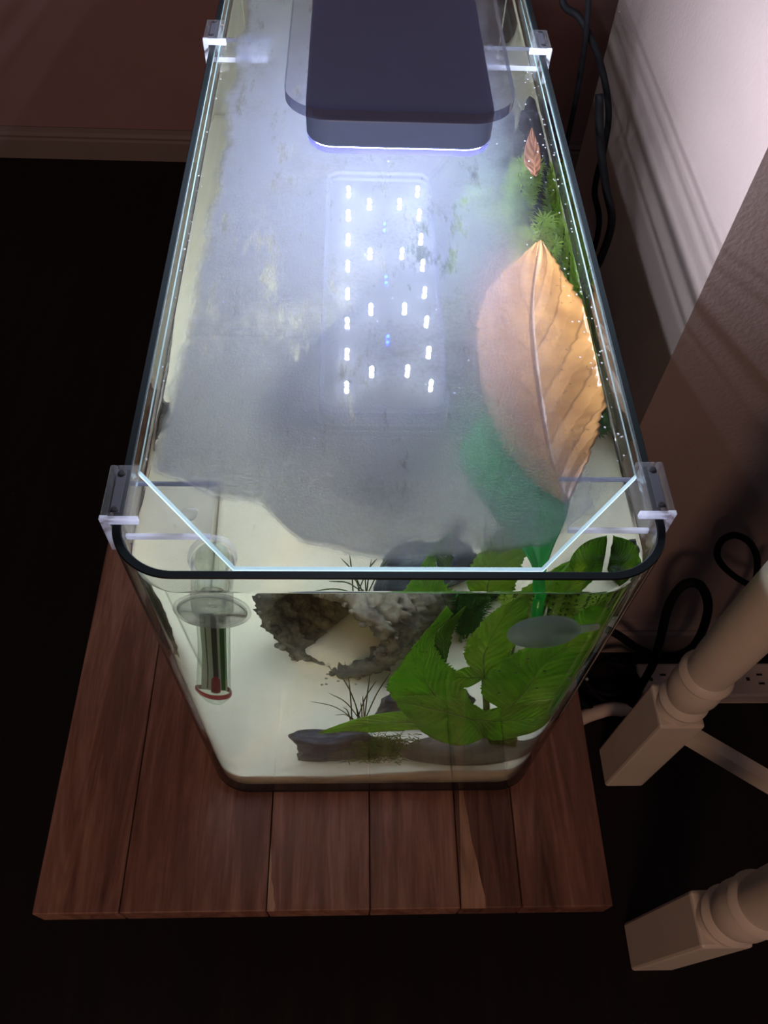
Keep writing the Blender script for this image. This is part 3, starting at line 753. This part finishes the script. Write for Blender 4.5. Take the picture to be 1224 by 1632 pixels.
# H: small leaf end under the others
leaf(pl, 'leaf', M['leaf_shaded'], [(775, 1165, .040), (795, 1180, .038), (822, 1190, .036)],
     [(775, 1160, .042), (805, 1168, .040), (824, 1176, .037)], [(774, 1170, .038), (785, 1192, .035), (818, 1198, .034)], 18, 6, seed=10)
crown = front_y(775, 1150, .045)
MB().tube(spline([(0.082, 0.062, 0.040), crown + np.array([0, 0.01, -0.03]), crown, front_y(772, 1082, .053)], 16), 0.0026, 8).build('stem', M['stem'], pl, smooth=True)
settle(pl)
# children of leaves were built in the same coordinates as the blade: nothing to shift

# ---- rocks
def rock(name, label, mat, loc, dims, seed, rough=0.25, sub=4, rot=(0, 0, 0), flat=0.0):
    bm = bmesh.new(); bmesh.ops.create_icosphere(bm, subdivisions=sub, radius=1.0)
    for v_ in bm.verts:
        p = v_.co.copy()
        d = 1 + rough * noise.noise(p * 1.3 + Vector((seed, 0, 0))) + rough * 0.45 * noise.noise(p * 3.1 + Vector((0, seed, 0))) + rough * 0.2 * noise.noise(p * 7 + Vector((0, 0, seed)))
        if flat:
            q = noise.cell_vector(p * 1.6 + Vector((seed, seed, 0)))
            d += flat * (q.x - 0.5)
        v_.co = Vector((p.x * dims[0], p.y * dims[1], p.z * dims[2])) * d
    bmesh.ops.smooth_vert(bm, verts=bm.verts, factor=0.5, use_axis_x=True, use_axis_y=True, use_axis_z=True)
    me = bpy.data.meshes.new(name); bm.to_mesh(me); bm.free(); me.materials.append(mat)
    me.polygons.foreach_set('use_smooth', [True] * len(me.polygons))
    o = link(bpy.data.objects.new(name, me)); o.location = loc; o.rotation_euler = rot
    return tag(o, label, 'rock')
rock('slate_rock', 'blue-black slate rock with pale streaks under the tip of the narrow leaf', M['slate'], (-0.034, 0.060, 0.062), (0.042, 0.026, 0.036), 3, 0.42, flat=0.24, rot=(0.2, 0.1, 0.15))
rock('slate_rock', 'dark slate rock half hidden behind the tall broad leaf', M['slate'], (0.040, 0.148, 0.062), (0.045, 0.026, 0.030), 9, 0.30, flat=0.2, rot=(0, -0.2, 0.3))
rock('river_stone', 'smooth brown oval stone under the broad leaves by the front glass', M['stone'], (0.078, 0.044, 0.066), (0.056, 0.034, 0.025), 5, 0.07)
rock('pebble', 'small pinkish pebble on the sand beside the brown stone', M['pebble'], tuple(front_z(862, 1177, 0.054)), (0.007, 0.004, 0.003), 6, 0.15, 2)

# ---- hairgrass
gt = thing('hairgrass_tuft', 'tuft of thin wispy hairgrass behind the slate rock', 'grass', (-0.012, 0.125, sand_h(-0.012, 0.125)))
b0 = front_z(572, 1152, 0.05)
tips = [(495, 1118, .105), (525, 1105, .11), (543, 1075, .12), (556, 1078, .13), (578, 1110, .13), (590, 1076, .12), (535, 1140, .10), (562, 1112, .12), (548, 1128, .11), (600, 1085, .13), (622, 1073, .125), (575, 1120, .11)]
rg = random.Random(5)
for tp in tips:
    e_ = front_y(tp[0], tp[1], tp[2]); s_ = np.array([b0[0] + rg.uniform(-.006, .006), b0[1] + rg.uniform(-.005, .005), 0.044])
    m_ = (s_ + e_) / 2 + np.array([0, 0, 0.012])
    MB().tube(spline([s_, m_, e_], 9), [0.0006] * 7 + [0.0004, 0.0002], 5).build('blade', M['grass'], gt, smooth=True)
settle(gt)
ms = thing('hairgrass_mat', 'dense fine green moss between slate rock and brown stone', 'moss', (0.005, 0.045, 0.045))
m = MB(); rg = random.Random(11)
for k in range(1700):
    x = rg.gauss(0.004, 0.017); y = 0.050 + rg.gauss(0, 0.010); z = 0.046 + rg.uniform(0, 0.040)
    x = min(max(x, -0.03), 0.04); y = max(y, 0.012)
    d = Vector((rg.gauss(0, 1), rg.gauss(0, 1) - 0.3, rg.gauss(0.3, 0.8))).normalized() * rg.uniform(0.006, 0.016)
    p = Vector((x, y, z)); q = p + d
    if q.y < 0.008: q.y = 0.008
    sd = d.orthogonal().normalized() * 0.0007
    m.add([p - sd, p + sd, q], [(0, 1, 2)])
o = m.build('strands', M['grass'], ms); o['kind'] = 'stuff'
settle(ms)

# ---- hollow log cave
cv = thing('hollow_log', 'hollow bark log cave lying on the sand', 'log', (-0.045, 0.262, 0.05))
ax = Vector((0.56, 0.83, 0.0)).normalized(); sx_ = Vector((ax.y, -ax.x, 0)); up = Vector((0, 0, 1))
c0 = Vector((-0.046, 0.244, 0.107)); nu, nv_ = 110, 44; L = 0.135
def logpt(a, l, r, sd):
    q = Vector((math.cos(a), math.sin(a), l * 9))
    rr = r * (1 + 0.10 * noise.noise(q * 1.2 + Vector((sd, 0, 0))) + 0.08 * noise.noise(q * 4 + Vector((0, sd, 0))) + 0.08 * noise.noise(q * 10) + 0.06 * noise.noise(q * 22))
    e0 = 0.010 * noise.noise(Vector((math.cos(a) * 2.5, math.sin(a) * 2.5, 3))) * (1 - l)
    return c0 + ax * (l * L + e0) + sx_ * (math.cos(a) * rr * 1.08) + up * (math.sin(a) * rr)
def shell(ra, rb, sd):
    v = []; f = []
    for i in range(nv_):
        for k in range(nu):
            v.append(logpt(2 * math.pi * k / nu, i / (nv_ - 1), ra, sd))
    for i in range(nv_ - 1):
        for k in range(nu):
            k2 = (k + 1) % nu; f.append((i * nu + k, i * nu + k2, (i + 1) * nu + k2, (i + 1) * nu + k))
    b = len(v)
    for i in range(nv_):
        for k in range(nu): v.append(logpt(2 * math.pi * k / nu, i / (nv_ - 1), rb, sd + 4))
    for i in range(nv_ - 1):
        for k in range(nu):
            k2 = (k + 1) % nu; f.append((b + i * nu + k2, b + i * nu + k, b + (i + 1) * nu + k, b + (i + 1) * nu + k2))
    for k in range(nu):
        k2 = (k + 1) % nu; f.append((k2, k, b + k, b + k2)); l = (nv_ - 1) * nu; f.append((l + k, l + k2, b + l + k2, b + l + k))
    return v, f
v, f = shell(0.066, 0.054, 1)
mesh_obj('bark_shell', v, f, M['bark'], cv, True)
# rough knobs around the mouth
m = MB()
for k in range(110):
    a = rg.uniform(0, 2 * math.pi); p = logpt(a, 0, rg.uniform(0.055, 0.067), 1) + ax * rg.uniform(-0.003, 0.012)
    r = rg.uniform(0.002, 0.0055)
    m.lathe([(r * 0.3, -r * 0.8), (r * 0.85, -r * 0.4), (r, 0.1 * r), (r * 0.7, r * 0.6), (r * 0.2, r * 0.9)], 7, Matrix.Translation(p) @ Matrix.Rotation(rg.uniform(0, 3), 4, 'X'))
o = m.build('bark_knobs', M['bark'], cv, smooth=True); o['kind'] = 'stuff'
settle(cv)

# ---- dark driftwood along the wall side
rock('driftwood', 'dark soaked driftwood piece among the feathery plants', M['driftwood'], (0.110, 0.392, 0.150), (0.026, 0.060, 0.118), 12, 0.30, rot=(0.1, -0.1, 0.1), flat=0.15)['category'] = 'driftwood'
rock('driftwood', 'dark upright driftwood stump at the far wall side', M['driftwood'], (0.108, 0.56, 0.160), (0.028, 0.095, 0.125), 17, 0.30, rot=(0.0, 0.1, -0.1), flat=0.15)['category'] = 'driftwood'

# ---- feathery stem plants
def feathery(label, x, y, ztop, mat, seed, nst=4, spread=0.02, z0=None):
    r = random.Random(seed); zb_ = sand_h(x, y) - 0.005
    t_ = thing('feathery_plant', label, 'plant', (x, y, zb_))
    fol = MB()
    for s in range(nst):
        bx_, by_ = x + r.uniform(-.008, .008), y + r.uniform(-.01, .01)
        ex = min(0.138, max(-0.138, x + r.uniform(-spread, spread))); ey = y + r.uniform(-spread, spread) * 1.6
        zt_ = ztop - r.uniform(0, 0.03)
        P = spline([(bx_, by_, zb_), ((bx_ + ex) / 2 + r.uniform(-.01, .006), (by_ + ey) / 2, (zb_ + zt_) / 2), (ex, ey, zt_)], 36)
        MB().tube(P, 0.0012, 6).build('stem', M['stem'], t_, smooth=True)
        for i in range(4, 36):
            p = Vector(P[i]); ln = 0.008 + 0.011 * (i / 35) ** 0.6
            if i > 32: ln *= 0.75
            for k in range(14):
                a = 2 * math.pi * k / 14 + i * 0.5
                d = Vector((math.cos(a), math.sin(a), r.uniform(0.1, 0.6))).normalized() * ln * r.uniform(0.7, 1.1)
                q = p + d; q.x = min(q.x, 0.1425); q.z = min(q.z, ZW - 0.002)
                w_ = d.cross(Vector((0, 0, 1))).normalized() * 0.0009
                fol.add([p, p + d * 0.5 + w_, q, p + d * 0.5 - w_], [(0, 1, 2, 3)])
    o = fol.build('foliage', mat, t_); o['kind'] = 'stuff'
    return settle(t_)
feathery('bright feathery plant under the wall-side edge of the brown floating leaf', 0.124, 0.262, 0.370, M['fern'], 1, 6, 0.016)
feathery('bright feathery plant standing against the driftwood on the wall side', 0.126, 0.330, 0.370, M['fern'], 2, 6, 0.018)
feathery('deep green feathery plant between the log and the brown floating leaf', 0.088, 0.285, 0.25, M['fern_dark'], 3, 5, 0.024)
feathery('bright feathery plant below the rust-coloured leaf', 0.122, 0.430, 0.368, M['fern'], 4, 5, 0.018)
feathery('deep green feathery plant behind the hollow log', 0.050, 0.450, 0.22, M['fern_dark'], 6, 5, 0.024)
feathery('bright feathery plant reaching the surface past the tip of the brown leaf', 0.086, 0.365, 0.370, M['fern'], 8, 4, 0.016)

# ---- floating dead leaves
zfl = ZW + 0.0012
fp = lambda p: at(p[0], p[1], zfl + (p[2] if len(p) > 2 else 0))
bl_ = leaf(None, 'floating_leaf', M['brown_leaf'], [(903, 800), (880, 735), (862, 650), (850, 560), (848, 480), (860, 385)],
     [(898, 802), (838, 762), (790, 690), (762, 590), (775, 470), (852, 388)],
     [(908, 798), (945, 712), (966, 622), (952, 525), (906, 450), (864, 384)], 64, 12, serr=0.0022, curl=-0.002, thick=0.0008, seed=21, place=fp)
tag(bl_, 'large dried orange-brown leaf floating below the lid beside the wall edge', 'leaf')
rl_ = leaf(None, 'floating_leaf', M['rust_leaf'], [(852, 280), (852, 262), (851, 240), (847, 205)],
     [(850, 281), (836, 262), (836, 238), (846, 206)], [(855, 281), (862, 265), (860, 238), (849, 206)], 20, 6, seed=22, place=fp)
tag(rl_, 'small rust-red leaf floating above the far feathery plant', 'leaf')

# ---- green leaf hammock on its suction cup
hm = thing('leaf_hammock', 'bright green plastic leaf hammock on a frosted suction cup', 'fish hammock', (0.093, 0.006, 0.33))
zh = 0.366
hp = lambda p: np.array(p)
leaf_o = leaf(hm, 'hammock_leaf', M['green_plastic'], [(0.0865, 0.020, 0.352), (0.0855, 0.034, 0.3585), (0.082, 0.060, 0.360), (0.078, 0.100, 0.362), (0.070, 0.148, 0.364)],
     [(0.0845, 0.020, 0.353), (0.0800, 0.034, 0.3645), (0.0575, 0.066, 0.3700), (0.0440, 0.105, 0.3705), (0.0680, 0.147, 0.366)],
     [(0.0890, 0.020, 0.353), (0.0935, 0.036, 0.3645), (0.1080, 0.068, 0.3700), (0.1090, 0.105, 0.3705), (0.0735, 0.148, 0.366)], 30, 8, thick=0.0012, seed=23, place=hp)
for c in leaf_o.children: c.data.materials[0] = M['green_plastic']
cc = (aty(805, 1000, 0.005) + aty(935, 1004, 0.005)) / 2; cc = np.array([cc[0], 0.0052, 0.3258])
MB().tube(spline([(cc[0] - 0.003, 0.013, cc[2]), (0.0885, 0.016, 0.336), (0.0868, 0.018, 0.346), (0.0864, 0.023, 0.354)], 14), 0.0036, 12).build('stalk', M['green_plastic'], hm, smooth=True)
def cup(parent, c, r, mat, tab=None):
    Mx = Matrix.Translation(c) @ Matrix.Rotation(-math.pi / 2, 4, 'X')
    m_ = MB(); m_.lathe([(r, 0.0008), (r * 0.99, 0.0016), (r * 0.7, 0.0042), (r * 0.36, 0.0075), (r * 0.30, 0.0100), (r * 0.12, 0.0102), (r * 0.10, 0.006), (r * 0.30, 0.0050), (r * 0.62, 0.0026), (r * 0.9, 0.0008)], 40, Mx)
    o_ = m_.build('suction_cup', mat, parent, smooth=True)
    if tab:
        q = MB(); lp = []
        a0 = tab
        for k in range(13):
            a = math.pi * (k / 12 - 0.5)
            lp.append((r * 0.9 + 0.009 + 0.0045 * math.cos(a), 0.0045 * math.sin(a)))
        lp = [(r * 0.86, -0.0065)] + lp + [(r * 0.86, 0.0065)]
        q.prism(lp, 0.0008, 0.0022)
        q.v = [tuple(Mx @ (Matrix.Rotation(-a0, 4, 'Z') @ Vector(p))) for p in q.v]
        q.build('pull_tab', mat, parent)
    return o_
cup(hm, Vector((cc[0], 0.0055, cc[2])), 0.0222, M['cup_frost'], tab=0.18)
settle(hm)

# ---- glass tube thermometer
ht = thing('aquarium_thermometer', 'glass tube thermometer with red band on a clear suction cup', 'thermometer', (-0.108, 0.022, 0.20))
ptop = Vector((-0.0975, 0.0225, 0.387)); pbot = Vector(front_y(346, 1108, 0.0225))
dirv = (pbot - ptop); Lh = dirv.length; dz = dirv.normalized()
rot = dz.to_track_quat('Z', 'Y').to_matrix().to_4x4(); MH = Matrix.Translation(ptop) @ rot
RH = 0.0100
MB().lathe([(RH, 0.040), (RH, Lh), (RH * 0.98, Lh + 0.002), (RH * 0.66, Lh + 0.010), (RH * 0.50, Lh + 0.014), (RH * 0.15, Lh + 0.0145)], 32, MH, False).build('glass_tube', M['tube_glass'], ht, auto=True)
o = MB().lathe([(RH * 1.02, Lh - 0.009), (RH * 1.06, Lh - 0.008), (RH * 1.06, Lh - 0.001), (RH * 1.02, Lh)], 32, MH, False).build('red_band', M['red'], ht, auto=True); o['label'] = 'red band at the tube end'
fx = Vector((1, 0, 0)); fx = (fx - dz * fx.dot(dz)).normalized(); fy = dz.cross(fx)
if fy.y > 0: fy = -fy
def strip(name, mat, x0, x1, d, l0, l1, lab=None):
    P = [ptop + dz * l + fx * x + fy * (d + e_) for l in (l0, l1) for e_ in (0, 0.0008) for x in (x0, x1)]
    o_ = MB().add(P, [(0, 1, 3, 2), (4, 6, 7, 5), (0, 4, 5, 1), (2, 3, 7, 6), (0, 2, 6, 4), (1, 5, 7, 3)]).build(name, mat, ht)
    if lab: o_['label'] = lab
strip('scale_card', M['card'], -0.0078, 0.0076, 0.0010, 0.050, Lh - 0.010)
strip('dark_scale', M['scale_dark'], -0.0014, 0.0020, 0.0022, 0.052, Lh - 0.034, 'dark scale strip')
strip('grey_scale', M['scale_grey'], -0.0052, -0.0044, 0.0022, 0.052, Lh - 0.014)
strip('green_zone', M['scale_green'], 0.0036, 0.0064, 0.0022, 0.052, Lh - 0.012, 'green zone strip')
MB().lathe([(0.0006, Lh - 0.037), (0.0026, Lh - 0.033), (0.0030, Lh - 0.030), (0.0030, Lh - 0.010)], 16, Matrix.Translation(fy * 0.0045) @ MH).build('red_column', M['red'], ht, auto=True)
MB().lathe([(RH * 1.10, 0.006), (RH * 1.20, 0.008), (RH * 1.20, 0.046), (RH * 1.06, 0.052)], 32, MH, False).build('cap', M['cup_clear'], ht, auto=True)
MB().lathe([(RH * 0.5, -0.002), (RH * 0.9, 0.001), (RH * 0.95, 0.010), (RH * 0.5, 0.016)], 24, MH).build('tube_end', M['tube_glass'], ht, auto=True)
MB().lathe([(RH * 1.05, 0.002), (RH * 1.28, 0.0), (RH * 1.34, 0.003), (RH * 1.20, 0.0052)], 32, MH, False).build('collar', M['cup_clear'], ht, auto=True)
cup(ht, Vector((-0.1005, 0.0055, 0.353)), 0.0220, M['cup_clear'])
settle(ht)

# ---- tiny bubbles on the front pane
bub = None
for px, py in [(522, 1076), (520, 1083), (520, 1092), (539, 1087), (549, 1077), (546, 1080), (567, 1092), (513, 1093), (842, 1052), (868, 1071), (822, 1074), (856, 1098), (795, 1106), (907, 1074), (930, 1070), (908, 1085), (936, 1086), (889, 1132), (796, 1071)]:
    c = aty(px, py, 0.0052) + np.array([0, 0.0016, 0])
    if bub is None:
        bm = bmesh.new(); bmesh.ops.create_icosphere(bm, subdivisions=2, radius=0.0011)
        me = bpy.data.meshes.new('air_bubble'); bm.to_mesh(me); bm.free(); me.materials.append(thin_glass('bubble_skin', (0.85, 0.88, 0.85), 1.6, haze=0.2))
        me.polygons.foreach_set('use_smooth', [True] * len(me.polygons)); bub = me
    o = link(bpy.data.objects.new('air_bubble', bub)); o.location = c
    leafside = px > 700
    tag(o, 'tiny air bubble over the broad green leaves' if leafside else 'tiny air bubble in front of the pale sand by the hairgrass', 'bubble', 'air bubbles over the broad leaves' if leafside else 'air bubbles over the sand')

# ================================================================== THINGS AROUND THE TANK
def cable(name, label, pts, r, mat=None, n=70):
    return tag(MB().tube(spline(pts, n), r, 10).build(name, mat or M['cord'], None, smooth=True), label, 'cable')
yc_ = 0.66
def cb(px, py, y): return tuple(aty(px, py, y))
cable('black_cable', 'black cable arching in a wide loop behind the tank', [cb(892, -60, .76), cb(898, 6, .74), cb(925, 30, .72), cb(955, 95, .71), cb(970, 175, .70), cb(962, 240, .70), cb(948, 300, .70), cb(938, 420, .70), (0.245, 0.72, ZF + 0.2), (0.25, 0.80, ZF + 0.006)], 0.0038)
cable('black_cable', 'black cable bulging out low between tank and white wall', [cb(955, 150, .62), cb(957, 230, .60), cb(966, 300, .58), cb(975, 350, .56), cb(962, 400, .55), cb(935, 450, .55), (0.225, 0.58, 0.0), (0.232, 0.6, ZF + 0.15), (0.25, 0.66, ZF + 0.006)], 0.0045)
yl = YB - 0.055
cable('black_cable', 'thick black cable looping up from the floor before the baseboard', [cb(960, 1000, yl + .01), cb(985, 1012, yl), cb(1020, 1035, yl), cb(1060, 1048, yl - .01), cb(1105, 1030, yl - .02), cb(1128, 975, yl - .03), cb(1118, 935, yl - .03), cb(1090, 932, yl - .03), cb(1066, 965, yl - .03), cb(1052, 1020, yl - .03), cb(1040, 1060, yl - .04), cb(1015, 1105, yl - .05), (0.44, yl - 0.09, ZF + 0.007)], 0.0065)
cable('black_cable', 'black cable making a small closed loop high on the brown wall', [cb(1224, 900, yl), cb(1210, 930, yl), cb(1190, 930, yl), cb(1158, 908, yl), cb(1143, 885, yl), cb(1150, 862, yl), cb(1172, 853, yl), cb(1196, 866, yl), cb(1207, 895, yl), cb(1200, 935, yl), cb(1170, 985, yl), cb(1120, 1050, yl), (0.50, yl - .02, ZF + 0.006)], 0.0045)
tagged = [([(0.36, 0.335, 0.005), (0.42, 0.30, 0.03), (0.47, 0.33, 0.02), (0.44, 0.36, 0.05), (0.38, 0.33, 0.03), (0.43, 0.29, 0.006), (0.50, 0.34, 0.006)], 'tangled black cable coiled on the floor against the baseboard'),
          ([(0.35, 0.30, 0.005), (0.39, 0.34, 0.05), (0.43, 0.33, 0.08), (0.47, 0.31, 0.03), (0.43, 0.27, 0.006), (0.37, 0.29, 0.02), (0.36, 0.36, 0.006)], 'short black cable heaped over the coil on the floor')]
for pts, lab in tagged: cable('black_cable', lab, [(x, y, ZF + z) for x, y, z in pts], 0.0055)
# white hose on the floor
hs = [at(915, 1150, ZF + 0.012), at(942, 1138, ZF + 0.012), at(975, 1130, ZF + 0.012), at(1003, 1135, ZF + 0.012), at(1020, 1150, ZF + 0.012)]
tag(MB().tube(spline(hs, 24), 0.012, 14).build('white_hose', M['strip'], None, smooth=True), 'short white hose lying on the floor beside the table', 'hose')

# power strip lying by the wall
ps = thing('power_strip', 'white power strip with dark sockets on the floor behind the white leg', 'power strip', (0.62, 0.325, ZF))
MB().box(0.47, 0.82, 0.292, 0.352, ZF, ZF + 0.038).build('housing', M['strip'], ps, bevel=0.004)
for k in range(6):
    cx = 0.502 + 0.056 * k
    for dx, dy, w_, h_ in ((-0.008, 0.010, 0.0035, 0.010), (0.008, 0.010, 0.0035, 0.010), (0.0, -0.012, 0.006, 0.006)):
        MB().box(cx + dy - h_ / 2, cx + dy + h_ / 2, 0.322 + dx - w_ / 2, 0.322 + dx + w_ / 2, ZF + 0.0378, ZF + 0.0386).build('socket', M['black'], ps)
settle(ps)

# white table with turned legs, of which the legs reach into view
wt = thing('white_table', 'white painted table with turned legs beside the aquarium stand', 'table', (0.60, 0.05, ZF))
ZTB = -0.270
def turned_leg(x, y, b=0.031):
    MB().box(x - b, x + b, y - b, y + b, ZF, ZTB).build('leg_block', M['white_paint'], wt, bevel=0.004)
    pr = [(b * 0.98, ZTB - 0.004), (b * 0.90, ZTB + 0.008), (0.026, ZTB + 0.014), (0.0325, ZTB + 0.020), (0.0335, ZTB + 0.026), (0.0305, ZTB + 0.032), (0.027, ZTB + 0.037), (0.031, ZTB + 0.048), (0.0335, ZTB + 0.064), (0.0330, ZTB + 0.082), (0.0290, ZTB + 0.096), (0.0325, ZTB + 0.101), (0.0345, ZTB + 0.106), (0.0325, ZTB + 0.112), (0.0280, ZTB + 0.117), (0.0300, ZTB + 0.15), (0.0315, ZTB + 0.24), (0.0305, ZTB + 0.36), (0.027, 0.155)]
    MB().lathe(pr, 36, Matrix.Translation((x, y, 0))).build('leg', M['white_paint'], wt, auto=True)
legs = [(0.422, 0.185), (0.415, -0.075), (0.80, 0.185), (0.80, -0.075)]
for x, y in legs: turned_leg(x, y)
MB().box(0.388, 0.84, -0.115, 0.225, 0.155, 0.185).build('table_top', M['white_paint'], wt, bevel=0.004)
st = Vector((0.80 - 0.422, -0.075 - 0.185, 0)).normalized(); sn = Vector((-st.y, st.x, 0)) * 0.009
a_, b_ = Vector((0.422, 0.185, 0)) + st * 0.03, Vector((0.80, -0.075, 0)) - st * 0.03
MB().add([(p.x, p.y, z) for z in (-0.345, -0.315) for p in (a_ - sn, a_ + sn, b_ + sn, b_ - sn)], [(3, 2, 1, 0), (4, 5, 6, 7), (0, 1, 5, 4), (1, 2, 6, 5), (2, 3, 7, 6), (3, 0, 4, 7)]).build('stretcher', M['white_paint'], wt)
settle(wt)

# light from the LEDs reaches everything under water through the water's surface
water.cycles.is_caustics_caster = True
def _receive(o):
    if o.type == 'MESH': o.cycles.is_caustics_receiver = True
    for c in o.children: _receive(c)
for o in scene.objects:
    if o.parent is None and o.name.split('.')[0] in ('sand', 'broadleaf_plant', 'slate_rock', 'river_stone', 'pebble', 'hairgrass_tuft', 'hairgrass_mat', 'hollow_log', 'driftwood', 'feathery_plant', 'leaf_hammock', 'aquarium_thermometer'):
        _receive(o)
